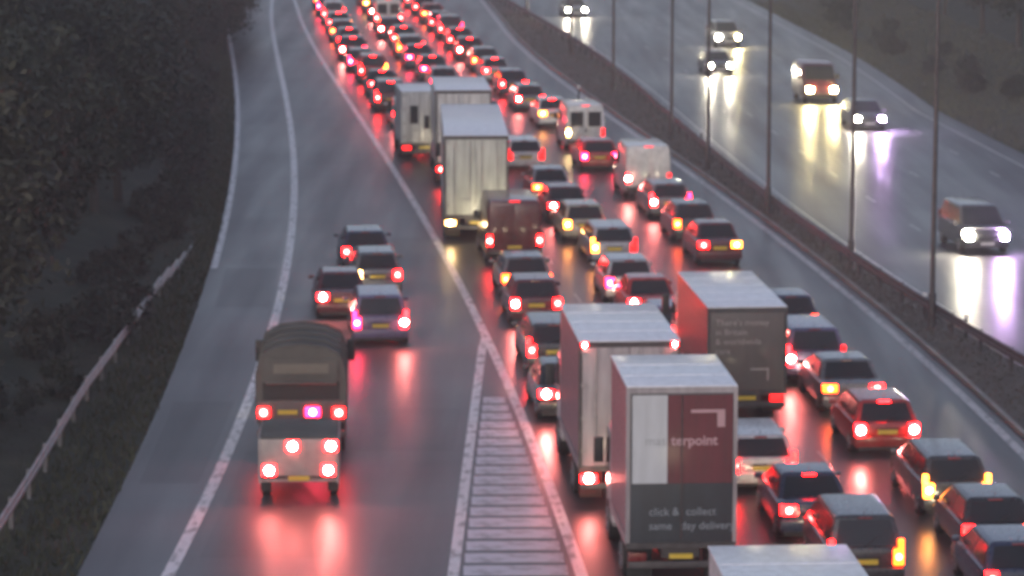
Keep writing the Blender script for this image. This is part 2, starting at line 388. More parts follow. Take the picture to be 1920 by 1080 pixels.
    R['bumper_skirt'] = MB().rbox(-W*0.86, W*0.86, -0.06, 0.20, lo - 0.05, lo + 0.065, 0.03).mesh(kind + '_sk', M_TRIM, 50)
    R['front_bumper'] = MB().rbox(-W*0.90, W*0.90, L - 0.16, L + 0.06, lo + 0.02, lo + 0.30, 0.05).mesh(kind + '_fb', car_paint('grey'), 50)
    R['grille'] = MB().rbox(-W*0.45, W*0.45, L - 0.1, L + 0.012, lo + 0.31, lo + 0.42, 0.01).mesh(kind + '_gr', M_TRIM)
    hz0, hz1 = lo + 0.36, bt - 0.03
    tall = kind in ('estate_car', 'people_carrier', 'off_road_car')
    for s, nm in ((-1, 'L'), (1, 'R')):
        lw, la, lb = {'hatchback_car': (0.30, hz0 - 0.02, hz1 + 0.02), 'saloon_car': (0.42, hz0 + 0.08, hz1), 'estate_car': (0.28, hz0 - 0.04, hz1), 'people_carrier': (0.26, hz0, hz1), 'off_road_car': (0.18, hz0, hz1)}[kind]
        xa, xb = sorted((s * (W*0.965 - lw), s * (W*0.965)))
        m = MB().rbox(xa, xb, -0.035, 0.14, la, lb, 0.05, 3)
        if tall: m.rbox(xb - 0.13 if s > 0 else xa, xb if s > 0 else xa + 0.13, 0.02, 0.16, hz1 - 0.02, hz1 + 0.20, 0.025)
        R['tail' + nm] = m.mesh(kind + '_tail' + nm, TAIL['red'], 50)
        xa, xb = sorted((s * (W*0.86 - 0.26), s * (W*0.86)))
        R['head' + nm] = MB().rbox(xa, xb, L - 0.20, L - 0.015, k['hood'] - 0.30, k['hood'] - 0.13, 0.03).mesh(kind + '_head' + nm, HEAD_AWAY, 50)
        R['beam' + nm] = MB().rbox(*sorted((s * (W*0.90 - 0.31), s * (W*0.90))), L - 0.24, L + 0.02, k['hood'] - 0.38, k['hood'] - 0.06, 0.09, 3).mesh(kind + '_beam' + nm, HEAD_AWAY, 50)
        R['mirror' + nm] = MB().rbox(*sorted((s * (W - 0.02), s * (W + 0.17))), fb - 0.42, fb - 0.30, bt + 0.0, bt + 0.13, 0.03).mesh(kind + '_mir' + nm, car_paint('grey'), 50)
    R['number_plate'] = MB().box(-0.26, 0.26, -0.055, 0.0, lo + 0.40, lo + 0.51).mesh(kind + '_np', M_PLATE)
    R['front_plate'] = MB().box(-0.26, 0.26, L + 0.05, L + 0.075, lo + 0.12, lo + 0.23).mesh(kind + '_fp', M_PLATEW)
    R['boot_handle'] = MB().rbox(-0.32, 0.32, -0.03, 0.05, lo + 0.53, lo + 0.56, 0.01).mesh(kind + '_bh', M_TRIM)
    R['high_brake_light'] = MB().box(-0.16, 0.16, rt - 0.035, rt + 0.06, zt - 0.015, zt + 0.02).mesh(kind + '_hb', TAIL['red'])
    R['wiper'] = MB().cyl((0, rb - 0.03, zb + .07), (0.30, rb + (rt-rb)*.35 - .03, zb + (zt-zb)*.42), 0.012, n=5).mesh(kind + '_wi', M_TRIM)
    R['aerial'] = MB().cyl((0, rt + 0.16, H - 0.02), (0, rt - 0.02, H + 0.16), 0.008, 0.004, n=5).mesh(kind + '_ae', M_TRIM)
    CARM[kind] = R; return R

def put_wheels(root, xs, ys, wm, r):
    for x in xs:
        for y in ys:
            t = link('wheel', wm[0], root); t.location = (x, y, r); t.rotation_euler = (0, 0, 0 if x < 0 else math.pi)
            link('rim', wm[1], t)

def car(kind, colour, px, py, label, tails=('red', 'red'), group=None, hb=None, front=None, rz=None, pos=None, cat='car', dz=0.0):
    """rear bumper (or front, for oncoming) of the car stands at pixel px, py"""
    k = KINDS[kind]; R = car_meshes(kind)
    x, y = pos or at(px, py)
    if front:
        a = o_heading(y) + math.pi
        x, y = x - k['L'] * (-math.sin(a)), y - k['L'] * math.cos(a)
    else: a = heading(y)
    if rz is not None: a += rz
    root = empty(kind, (x, y, dz), a); tag(root, label, cat, group)
    vr = random.Random(int(x * 100 + y * 10)); root.scale = (vr.uniform(0.95, 1.04), vr.uniform(0.93, 1.05), vr.uniform(0.95, 1.06))
    cp = car_paint(colour)
    body = link('body', R['body'], root, cp)
    rw = link('rear_window', R['rear_window'], root)
    if kind != 'saloon_car': link('wiper', R['wiper'], rw)
    link('windscreen', R['windscreen'], root)
    for m in R['side']: link('side_window', m, root)
    rb = link('rear_bumper', R['rear_bumper'], root, cp); link('bumper_skirt', R['bumper_skirt'], rb)
    fb = link('front_bumper', R['front_bumper'], root, cp); link('front_number_plate', R['front_plate'], fb)
    link('grille', R['grille'], root); link('boot_handle', R['boot_handle'], root); link('number_plate', R['number_plate'], root)
    link('aerial', R['aerial'], root)
    for s, nm, i in ((-1, 'L', 0), (1, 'R', 1)):
        lamp(R['tail' + nm], root, tails[i], 0.095)
        link('headlight', R['beam' + nm] if front else R['head' + nm], root, HEAD[front[i]] if front else HEAD_AWAY)
        link('door_mirror', R['mirror' + nm], root, cp)
    link('high_brake_light', R['high_brake_light'], root, TAIL[hb or 'off'])
    put_wheels(root, (-k['W'] + 0.12, k['W'] - 0.12), (0.72, k['L'] - 0.80), W_CAR, 0.32)
    return root

def van(colour, px, py, label, H=2.3, W=0.98, L=4.9, tails=('red', 'red'), group=None, front=None, pos=None, rear=None, lights_up=False, cat='van', windows=True):
    x, y = pos or at(px, py)
    a = heading(y)
    if front:
        a = o_heading(y) + math.pi; x, y = x + math.sin(a) * L, y - math.cos(a) * L
    root = empty('panel_van', (x, y, 0), a); tag(root, label, cat, group)
    cp = car_paint(colour)
    rings = []
    for (yy, w, z0, z1) in [(0.0, W*0.94, 0.42, H - 0.12), (0.05, W*0.985, 0.34, H - 0.03), (0.3, W, 0.30, H), (L - 1.75, W, 0.30, H - 0.01), (L - 1.45, W*0.985, 0.30, H - 0.10)]:
        rings.append([(-w*0.96, yy, z0), (-w, yy, z0 + 0.1), (-w, yy, 1.15), (-w*0.97, yy, z1 - 0.45), (-w*0.90, yy, z1 - 0.08), (-w*0.80, yy, z1),
                      (w*0.80, yy, z1), (w*0.90, yy, z1 - 0.08), (w*0.97, yy, z1 - 0.45), (w, yy, 1.15), (w, yy, z0 + 0.1), (w*0.96, yy, z0)])
    for (yy, w, zt) in [(L - 0.75, W*0.96, 1.28), (L - 0.2, W*0.90, 1.05), (L, W*0.80, 0.80)]:
        z0 = 0.34 if yy < L else 0.42
        rings.append([(-w*0.96, yy, z0), (-w, yy, z0 + 0.1), (-w, yy, z0 + (zt-z0)*0.55), (-w*0.98, yy, zt - 0.16), (-w*0.93, yy, zt - 0.05), (-w*0.82, yy, zt),
                      (w*0.82, yy, zt), (w*0.93, yy, zt - 0.05), (w*0.98, yy, zt - 0.16), (w, yy, z0 + (zt-z0)*0.55), (w, yy, z0 + 0.1), (w*0.96, yy, z0)])
    MB().loft(rings).build('body', cp, root, 42)
    rp = car_paint(rear) if rear else cp
    for s in (-1, 1):
        xa, xb = sorted((s * 0.012, s * W*0.88))
        d = MB().rbox(xa, xb, -0.018, 0.03, 0.56, H - 0.2, 0.012).build('rear_door', rp, root, 50)
        if windows:
            xa2, xb2 = sorted((s * 0.12, s * W*0.78))
            MB().rbox(xa2, xb2, -0.03, 0.0, 1.22, H - 0.36, 0.01).build('window', M_GLASS, d)
        MB().rbox(*sorted((s * 0.03, s * 0.07)), -0.045, 0.0, 0.95, 1.12, 0.008).build('door_handle', M_TRIM, d)
        xa, xb = sorted((s * W*0.80, s * W*0.985)); z0 = H - 0.72 if lights_up else 0.72
        lamp(MB().rbox(xa, xb, -0.035, 0.10, z0, z0 + 0.42, 0.025).mesh('tail_lens', TAIL['red'], 50), root, tails[0 if s < 0 else 1], 0.11)
        xa, xb = sorted((s * W*0.50, s * W*0.86))
        MB().rbox(xa, xb, L - 0.16, L + 0.03, 0.68, 0.96, 0.05).build('headlight', HEAD[front[0 if s < 0 else 1]] if front else HEAD_AWAY, root, 50)
        MB().rbox(*sorted((s * W, s * (W + 0.2))), L - 1.42, L - 1.3, 1.3, 1.6, 0.03).build('door_mirror', M_TRIM, root, 50)
        q = [(s*(W + .004), L - 2.5, 1.3), (s*(W + .004), L - 1.55, 1.3), (s*(W*0.97), L - 1.75, H - 0.5), (s*(W*0.97), L - 2.5, H - 0.5)]
        MB().plate(q if s > 0 else q[::-1], 0, 0.012).build('side_window', M_GLASS, root)
    q = [(W*0.86, L - 0.80, 1.34), (-W*0.86, L - 0.80, 1.34), (-W*0.80, L - 1.40, H - 0.18), (W*0.80, L - 1.40, H - 0.18)]
    MB().plate(q, 0, 0.05).build('windscreen', M_GLASS, root)
    MB().rbox(-W*0.97, W*0.97, -0.08, 0.14, 0.36, 0.56, 0.04).build('rear_bumper', M_TRIM, root, 50)
    MB().rbox(-W*0.88, W*0.88, L - 0.15, L + 0.06, 0.34, 0.6, 0.05).build('front_bumper', M_TRIM, root, 50)
    MB().box(-0.26, 0.26, -0.05, 0.0, 0.62, 0.73).build('number_plate', M_PLATE, root)
    MB().box(-0.2, 0.2, 0.02, 0.10, H - 0.10, H - 0.05).build('high_brake_light', TAIL['dim'], root)
    put_wheels(root, (-W + 0.13, W - 0.13), (0.95, L - 0.95), W_VAN, 0.35)
    return root

M_BOX = {'white': paint('lorry_white_panel', (0.55, 0.56, 0.57), 0.4, 0, 0.2, 0.42), 'grey': paint('lorry_grey_panel', (0.36, 0.34, 0.36), 0.4, 0, 0.2, 0.42),
         'rose': paint('lorry_dusty_rose_curtain', (0.22, 0.15, 0.17), 0.5, 0, 0.1, 0.3), 'cream': paint('lorry_pale_green_door', (0.50, 0.53, 0.48), 0.4, 0, 0.2, 0.38),
         'brown': paint('lorry_brown_grey_panel', (0.115, 0.105, 0.105), 0.45, 0, 0.15, 0.25), 'crimson': paint('lorry_dark_red_panel', (0.13, 0.028, 0.040), 0.4, 0, 0.2, 0.38),
         'slate': paint('lorry_slate_panel', (0.050, 0.058, 0.068), 0.4, 0, 0.2, 0.38), 'roof': paint('lorry_wet_roof', (0.78, 0.80, 0.86), 0.35, 0, 0.3, 0.22),
         'paleblue': paint('lorry_pale_blue_panel', (0.50, 0.54, 0.58), 0.4, 0, 0.2, 0.15)}
def cab_parts(root, y0, W, H, colour, L=1.9):
    """forward-control cab between y0 and y0+L"""
    w = W - 0.06; bm = MB()
    rings = []
    for (yy, ww, z0, z1) in [(y0, w, 0.62, H - 0.10), (y0 + 0.12, w, 0.50, H), (y0 + L*0.55, w, 0.48, H), (y0 + L*0.80, w*0.99, 0.46, H - 0.18), (y0 + L - 0.04, w*0.97, 0.42, 1.75), (y0 + L, w*0.92, 0.46, 1.45)]:
        rings.append([(-ww*0.97, yy, z0), (-ww, yy, z0 + 0.12), (-ww, yy, z1 - 0.25), (-ww*0.93, yy, z1 - 0.06), (-ww*0.84, yy, z1), (ww*0.84, yy, z1), (ww*0.93, yy, z1 - 0.06), (ww, yy, z1 - 0.25), (ww, yy, z0 + 0.12), (ww*0.97, yy, z0)])
    cabo = bm.loft(rings).build('cab', car_paint(colour), root, 40)
    q = [(w*0.88, y0 + L - 0.06, 1.78), (-w*0.88, y0 + L - 0.06, 1.78), (-w*0.84, y0 + L*0.83, H - 0.28), (w*0.84, y0 + L*0.83, H - 0.28)]
    MB().plate(q, 0, 0.05).build('windscreen', M_GLASS, cabo)
    for s in (-1, 1):
        q = [(s*(w + .003), y0 + L*0.28, 1.6), (s*(w + .003), y0 + L*0.84, 1.6), (s*(w + .003), y0 + L*0.70, H - 0.35), (s*(w + .003), y0 + L*0.28, H - 0.35)]
        MB().plate(q if s > 0 else q[::-1], 0, 0.012).build('side_window', M_GLASS, cabo)
        MB().rbox(*sorted((s*(w + 0.05), s*(w + 0.28))), y0 + L - 0.2, y0 + L - 0.08, 1.7, 2.3, 0.03).build('door_mirror', M_TRIM, cabo, 50)
        MB().rbox(*sorted((s*w*0.55, s*w*0.88)), y0 + L - 0.08, y0 + L + 0.03, 0.62, 0.85, 0.03).build('headlight', HEAD_AWAY, cabo, 50)
    MB().rbox(-w*0.97, w*0.97, y0 + L - 0.15, y0 + L + 0.06, 0.36, 0.62, 0.04).build('front_bumper', M_TRIM, cabo, 50)

def lorry(px, py, label, W=2.5, H=4.2, L=5.7, floor=1.05, side='grey', rear='grey', roof='roof', cab_col='white', tails=('red', 'red'), markers=None,
          group=None, name='box_lorry', pos=None, doors=True, trailer=False, lamp_low=0.72, frame='dark', rz=0.0, cab_H=None, shutter=False):
    x, y = pos or at(px, py); w = W / 2
    root = empty(name, (x, y, 0), heading(y) + rz); tag(root, label, 'lorry', group)
    MB().rbox(-w + 0.03, w - 0.03, 0.04, L - 0.02, floor, H - 0.03, 0.03).build('cargo_box', M_BOX[side], root, 50)
    MB().rbox(-w, w, 0.0, L, H - 0.035, H, 0.014).build('roof_panel', M_BOX[roof], root, 50)
    for k in range(1, max(2, int(L / 1.25))):
        MB().box(-w + 0.05, w - 0.05, L * k / max(2, int(L / 1.25)) - 0.02, L * k / max(2, int(L / 1.25)) + 0.02, H - 0.002, H + 0.012).build('roof_rib', M_BOX[roof], root)
    fm = M_DARKMETAL if frame == 'dark' else M_BOX[frame]
    MB().box(-w - 0.004, w + 0.004, -0.03, 0.06, H - 0.16, H - 0.037).build('door_header', fm, root)
    MB().box(-w - 0.004, w + 0.004, -0.03, 0.06, floor - 0.1, floor + 0.03).build('rear_sill', M_DARKMETAL, root)
    for s in (-1, 1):
        MB().box(*sorted((s*(w - 0.085), s*(w + 0.004))), -0.028, 0.06, floor + 0.032, H - 0.162).build('corner_post', fm, root)
        MB().box(*sorted((s*(w - 0.03), s*(w + 0.012))), 0.07, L, floor - 0.04, floor + 0.14).build('side_rail', M_GALV, root)
        n_p = max(3, int(L / 0.62))
        for k in range(n_p):                                   # body side made of riveted panels
            ya = 0.10 + (L - 0.2) * k / n_p
            o = link('side_panel', panel_mesh(L, n_p, floor, H, side), root); o.location = (s*(w - 0.028), ya, 0)
    if shutter:
        d = MB().box(-w + 0.09, w - 0.09, -0.02, 0.035, floor + 0.034, H - 0.165).build('roller_shutter', M_BOX[rear], root)
        z = floor + 0.3
        while z < H - 0.25:
            MB().box(-w + 0.095, w - 0.095, -0.024, -0.016, z, z + 0.012).build('shutter_seam', M_DARKMETAL, d); z += 0.33
        MB().box(-0.15, 0.15, -0.05, -0.015, floor + 0.1, floor + 0.15).build('shutter_handle', M_GALV, d)
    elif doors:
        for s in (-1, 1):
            d = MB().rbox(*sorted((s*0.012, s*(w - 0.09))), -0.026, 0.035, floor + 0.034, H - 0.165, 0.008).build('rear_door', M_BOX[rear], root, 50)
            for bx_ in (0.22, w - 0.42):
                b = MB().cyl((s*bx_, -0.05, floor + 0.06), (s*bx_, -0.05, H - 0.19), 0.018, n=6).build('locking_bar', M_GALV, d)
            MB().box(*sorted((s*0.2, s*0.52)), -0.07, -0.045, floor + 0.62, floor + 0.66).build('door_handle', M_GALV, d)
            for hz in (0.12, 0.38, 0.64, 0.9):
                z = floor + (H - floor) * hz
                MB().box(*sorted((s*(w - 0.2), s*(w - 0.06))), -0.045, -0.02, z, z + 0.07).build('hinge', M_GALV, d)
    # chassis and running gear
    tot = L if trailer else L + 1.95
    MB().box(-0.42, 0.42, 0.1, tot - 0.6, floor - 0.34, floor - 0.101).build('chassis', M_DARKMETAL, root)
    lb = MB().rbox(-w + 0.04, w - 0.04, -0.05, 0.06, lamp_low - 0.22, lamp_low - 0.06, 0.02).build('underrun_bar', M_DARKMETAL, root, 50)
    for s in (-1, 1):
        lamp(MB().rbox(*sorted((s*(w - 0.46), s*(w - 0.05))), -0.045, 0.05, lamp_low - 0.055, lamp_low + 0.14, 0.02).mesh('tail_lens', TAIL['red'], 50), root, tails[0 if s < 0 else 1], 0.11)
        MB().box(*sorted((s*(w - 0.62), s*(w - 0.05))), 0.35, 0.38, 0.22, floor - 0.15).build('mudflap', M_TYRE, root)
        if markers:
            lamp(MB().rbox(*sorted((s*(w - 0.22), s*(w - 0.06))), -0.06, -0.03, H - 0.15, H - 0.045, 0.012).mesh('marker_lens', TAIL['red'], 50), root, markers, 0.06 if root.name.startswith('box') else 0.11).name = 'marker_light'
    MB().box(-0.26, 0.26, -0.045, 0.0, lamp_low, lamp_low + 0.11).build('number_plate', M_PLATE, root)
    axles = (1.6, 2.95, 4.3) if trailer else (min(1.9, L * 0.32),)
    put_wheels(root, (-w + 0.32, w - 0.32), axles, W_TWIN, 0.50)
    if not trailer:
        put_wheels(root, (-w + 0.2, w - 0.2), (L + 1.0,), W_LORRY, 0.50)
        cab_parts(root, L + 0.06, w, cab_H or min(H - 0.5, 3.0), cab_col)
    else:
        put_wheels(root, (-w + 0.2, w - 0.2), (L + 1.1,), W_LORRY, 0.50); put_wheels(root, (-w + 0.32, w - 0.32), (L - 1.4,), W_TWIN, 0.50)
        cab_parts(root, L + 0.35, w, 3.6, cab_col, 2.1)
    return root
PANEL = {}
def panel_mesh(L, n, floor, H, side):
    key = (L, n, floor, H, side)
    if key not in PANEL:
        PANEL[key] = MB().rbox(-0.012, 0.012, 0.006, (L - 0.2) / n - 0.006, floor + 0.15, H - 0.05, 0.005, 1).mesh('side_panel_%d' % len(PANEL), M_BOX[side])
    return PANEL[key]

def lettering(parent, text, x, z, size, mat, y=-0.034, align='LEFT', bold=0.0):
    cu = bpy.data.curves.new('lettering', 'FONT'); cu.body = text; cu.size = size; cu.extrude = 0.003; cu.offset = bold; cu.align_x = align; cu.resolution_u = 3
    t = bpy.data.objects.new('tmp', cu); C.objects.link(t)
    me = bpy.data.meshes.new_from_object(t.evaluated_get(bpy.context.evaluated_depsgraph_get()))
    bpy.data.objects.remove(t); me.name = 'lettering'; me.materials.clear(); me.materials.append(mat)
    o = link('lettering', me, parent); o.location = (x, y, z); o.rotation_euler = (math.pi/2, 0, 0); return o

G1, G2, G3, GS, GO = 'queue in the left lane', 'queue in the middle lane', 'queue in the right lane', 'traffic on the slip road', 'oncoming traffic'
# ---- lorries of the queue
t1 = lorry(1276, 1106, 'tall lorry with dark red and pale blue rear panels, lettered masterpoint', W=2.45, H=4.6, L=3.9, side='rose', rear='slate', doors=False, frame='grey', tails=('off', 'off'), name='box_lorry', group=G1)
w = 2.45 / 2
d = MB().rbox(-w + 0.09, w - 0.09, -0.024, 0.035, 1.084, 4.435, 0.008).build('rear_door', M_BOX['slate'], t1, 50)
p1 = MB().rbox(-w + 0.13, -0.32, -0.032, -0.02, 2.42, 4.40, 0.003).build('pale_panel', M_BOX['paleblue'], d)
p2 = MB().rbox(-0.314, w - 0.10, -0.032, -0.02, 2.42, 4.40, 0.003).build('red_panel', M_BOX['crimson'], d)
WHITE_PRINT = paint('sign_pale_pink_print', (0.46, 0.30, 0.33), 0.5, 0, 0, 0.1); GREY_PRINT = paint('sign_grey_print', (0.33, 0.36, 0.39), 0.5, 0, 0, 0.1)
BLUE_PRINT = paint('sign_pale_blue_print', (0.26, 0.30, 0.34), 0.5, 0, 0, 0.1); FAINT = paint('sign_faint_white_print', (0.34, 0.32, 0.32), 0.5, 0, 0, 0.1)
lettering(p1, 'mas', -0.82, 3.28, 0.30, GREY_PRINT, -0.036); lettering(p2, 'terpoint', -0.24, 3.28, 0.31, WHITE_PRINT, -0.036, bold=0.008)
MB().box(0.20, 0.95, -0.036, -0.03, 4.00, 4.07).build('logo_bar', WHITE_PRINT, p2); MB().box(0.78, 0.95, -0.0365, -0.03, 3.68, 3.998).build('logo_block', WHITE_PRINT, p2)
lettering(d, 'click &', -0.72, 2.02 - .32, 0.25, BLUE_PRINT, -0.03); lettering(d, 'collect', 0.10, 2.02 - .32, 0.25, BLUE_PRINT, -0.03)
lettering(d, 'same', -0.72, 1.70 - .32, 0.25, BLUE_PRINT, -0.03); lettering(d, 'day delivery', -0.02, 1.70 - .32, 0.25, BLUE_PRINT, -0.03)
MB().cyl((0.0, -0.05, 1.1), (0.0, -0.05, 4.40), 0.014, n=6).build('locking_bar', M_DARKMETAL, d)
lorry(1179, 953, 'grey box lorry with two lit marker lamps at its top corners', W=2.5, H=4.2, L=5.7, side='rose', rear='grey', tails=('white', 'red'), markers='white', group=G1)
t3 = lorry(1399, 789, 'brown-grey box lorry with four lines of pale lettering in the middle lane', W=2.25, H=3.25, L=6.6, floor=0.85, side='slate', rear='brown', frame='slate', tails=('dim', 'dim'), lamp_low=0.6, doors=False, group=G2, cab_H=2.5)
d = MB().rbox(-1.03, 1.03, -0.026, 0.035, 0.886, 3.08, 0.008).build('rear_door', M_BOX['brown'], t3, 50)
for i, tx in enumerate(["There's money", 'in Britain', '& worldwide', 'care']): lettering(d, tx, -0.90, 2.72 - 0.27 * i, 0.25, FAINT, -0.032)
MB().box(0.1, 0.62, -0.034, -0.02, 1.45, 1.50).build('frame_bar', M_GALV, d); MB().box(0.57, 0.62, -0.0345, -0.02, 1.15, 1.449).build('frame_bar', M_GALV, d)
g = lorry(893, 454, 'white articulated lorry with pale double rear doors in the left lane', rz=-0.070, W=2.52, H=4.2, L=12.3, side='white', rear='cream', trailer=True, tails=('warm', 'warm'), name='articulated_lorry', group=G1)
lorry(0, 0, 'white box lorry directly ahead of the articulated lorry, only its roof showing', W=2.5, H=4.3, L=6.6, side='white', rear='white', roof='roof', pos=(-2.15, 141.6), rz=-0.05, group=G1)
hv = lorry(796, 300, 'small white box lorry with dark rear window, partly hidden behind lorry roofs', W=2.2, H=3.3, L=4.2, floor=0.8, side='white', rear='white', doors=True, lamp_low=0.55, frame='white', tails=('dim', 'dim'), group=G1, cab_H=2.4)
MB().box(-0.72, -0.30, -0.034, -0.02, 1.75, 2.6).build('rear_window', M_GLASS, hv)
lorry(0, 0, 'lorry at the bottom edge with only its pale flat roof showing', W=2.5, H=4.2, L=7.0, side='white', rear='grey', pos=(5.15, 48.8), group=G1)

# ---- left lane cars
c = [('saloon_car', 'black', 1069, 790, 'black saloon with two glaring brake lights ahead of the grey box lorry', ('white', 'white'), G1),
     ('estate_car', 'dark grey', 1040, 702, 'dark grey estate car half hidden by the grey box lorry roof', ('red', 'dim'), G1),
     ('hatchback_car', 'maroon', 1006, 612, 'maroon hatchback with one glaring left brake light, second behind the maroon van', ('white', 'red'), G1),
     ('hatchback_car', 'grey', 988, 562, 'grey hatchback with orange tail lights right behind the maroon van', ('orange', 'orange'), G1),
     # ---- middle lane
     ('people_carrier', 'dark grey', 1624, 1112, 'dark people carrier in the middle lane beside the bottom lorry roof', ('red', 'orange'), G2),
     ('saloon_car', 'dark blue', 1530, 1018, 'dark blue saloon directly behind the white estate car with tall lights', ('red', 'red'), G2),
     ('estate_car', 'white', 1430, 925, 'white estate car with tall red tail lights behind the lettered brown lorry', ('red', 'red'), G2),
     ('hatchback_car', 'violet-grey', 1266, 662, 'violet-grey hatchback just left of the lettered brown lorry, right light showing', ('red', 'pink'), G2),
     ('saloon_car', 'red', 1224, 612, 'red saloon with two glaring lights above the grey lorry roof', ('white', 'white'), G2),
     ('hatchback_car', 'silver', 1183, 572, 'silver hatchback with pink tail lights and dark rear window, above grey lorry roof', ('pink', 'red'), G2),
     ('estate_car', 'silver', 1152, 500, 'silver estate car with one amber light, in the middle lane above the lorries', ('amber', 'dim'), G2),
     ('hatchback_car', 'beige', 1098, 456, 'beige hatchback with amber glow, directly ahead of the silver estate', ('amber', 'red'), G2),
     ('saloon_car', 'maroon', 1066, 421, 'maroon saloon with one glaring white light beside the maroon van', ('white', 'red'), G2),
     ('saloon_car', 'silver', 1036, 387, 'silver saloon with bright rear window to the right of the articulated lorry', ('orange', 'red'), G2),
     ('estate_car', 'white', 986, 322, 'white estate car with dark rear window beside the articulated lorry front', ('dim', 'dim'), G2),
     ('hatchback_car', 'dark blue', 908, 243, 'dark blue hatchback with one magenta light above the white lorry roofs', ('red', 'pink'), G2),
     # ---- right lane
     ('hatchback_car', 'dark blue', 1918, 1146, 'dark blue hatchback cut by the bottom right corner of the picture', ('red', 'red'), G3),
     ('hatchback_car', 'black', 1872, 1056, 'black hatchback at the right edge with red lights on its left', ('red', 'orange'), G3),
     ('estate_car', 'dark grey', 1794, 976, 'dark grey estate car with amber lights near the right edge', ('amber', 'amber'), G3),
     ('hatchback_car', 'red', 1663, 858, 'bright red hatchback with glaring brake lights in the right lane', ('white', 'white'), G3),
     ('saloon_car', 'grey', 1600, 778, 'grey saloon directly ahead of the bright red hatchback', ('orange', 'red'), G3),
     ('people_carrier', 'violet-grey', 1530, 722, 'violet people carrier with one huge glaring lamp beside the lettered lorry', ('white', 'dim'), G3),
     ('hatchback_car', 'dark blue', 1487, 645, 'dark blue hatchback with red lights beside the front of the lettered lorry', ('pink', 'orange'), G3),
     ('saloon_car', 'maroon', 1350, 500, 'maroon saloon with magenta light, last of the bunch above the brown lorry', ('red', 'amber'), G3),
     ('hatchback_car', 'dark grey', 1303, 456, 'dark grey hatchback with orange lights between maroon saloon and pale van', ('orange', 'pink'), G3),
     ('estate_car', 'grey', 1258, 412, 'grey estate car right behind the pale van in the right lane', ('white', 'pink'), G3),
     ('hatchback_car', 'red', 1125, 322, 'red hatchback with magenta lights just ahead of the pale van', ('pink', 'pink'), G3),
     # ---- slip road
     ('hatchback_car', 'dark blue', 687, 508, 'dark blue hatchback leading the bunch of cars on the slip road', ('red', 'red'), GS),
     ('hatchback_car', 'grey', 709, 556, 'grey hatchback second in the bunch on the slip road', ('warm', 'red'), GS),
     ('saloon_car', 'maroon', 641, 600, 'maroon saloon with two glaring lamps, left of the bunch on the slip road', ('white', 'white'), GS),
     ('people_carrier', 'violet-grey', 714, 650, 'violet-grey people carrier at the rear of the bunch, ahead of the canvas lorry', ('pink', 'white'), GS)]
HB = {'bright red hatchback': 'white', 'dark blue saloon directly': 'red'}
for (k, col, px, py, lab, tl, grp) in c:
    hb = next((v for s, v in HB.items() if lab.startswith(s)), None)
    car(k, col, px, py, lab, tl, grp, hb)
van('maroon', 965, 497, 'dark maroon van with red tail lights behind the articulated lorry', H=2.45, W=1.04, tails=('red', 'red'), group=G1, rear='maroon', windows=False)
van('white', 1216, 374, 'pale grey van with big blank back in the right lane', H=2.35, W=1.0, L=4.6, tails=('white', 'dim'), group=G3, windows=False, rear='white')
van('white', 1098, 284, 'white van with dark rear window ahead of the red hatchback', H=2.3, W=0.95, L=4.6, tails=('warm', 'dim'), group=G3)

# ---- far queue: bumper to bumper up to the top of the picture
FARC = ['dark grey', 'silver', 'maroon', 'black', 'grey', 'dark blue', 'white', 'red']
FARK = ['hatchback_car', 'saloon_car', 'estate_car', 'people_carrier', 'hatchback_car', 'saloon_car']
NAMES = {'hatchback_car': 'hatchback', 'saloon_car': 'saloon', 'estate_car': 'estate car', 'people_carrier': 'people carrier', 'off_road_car': 'off-road car'}
ORD = ['first', 'second', 'third', 'fourth', 'fifth', 'sixth', 'seventh', 'eighth', 'ninth', 'tenth', 'eleventh', 'twelfth', 'thirteenth', 'fourteenth', 'fifteenth', 'sixteenth', 'seventeenth', 'eighteenth']
TL = ['red', 'orange', 'pink', 'red', 'red', 'amber', 'white', 'pink']
def far_queue(off, ya, yb, lane, anchor, grp, sp, special=None):
    y, i = ya, 0; r = random.Random(int(off * 10))
    while y < yb:
        k = FARK[r.randrange(6)]; colr = FARC[r.randrange(8)]; tl = (TL[r.randrange(8)], TL[r.randrange(8)])
        jx = r.uniform(-0.22, 0.22)
        if special and i in special:
            van('white', 0, 0, 'white van, %s vehicle ahead of %s in the %s lane' % (ORD[i], anchor, lane), H=2.3, pos=(XL(y) + off + jx, y), group=grp, tails=('red', 'red')); y += 0.7
        else:
            if special is not None and (k == FARK[0]) and i % 4 == 1: tl = ('white', 'white')
            car(k, colr, 0, 0, '%s %s, %s vehicle ahead of %s in the %s lane' % (colr, NAMES[k], ORD[i], anchor, lane), tl, grp, r.choice([None, None, 'red']), pos=(XL(y) + off + jx, y))
        y += sp + r.uniform(-0.3, 1.0); i += 1
far_queue(2.15, 165.5, 262, 'left', 'small white box lorry', G1, 7.9)
far_queue(5.95, 184.0, 268, 'middle', 'magenta-lit blue hatchback', G2, 8.0, special=(6,))
far_queue(9.75, 165.8, 268, 'right', 'white van', G3, 8.0, special=())

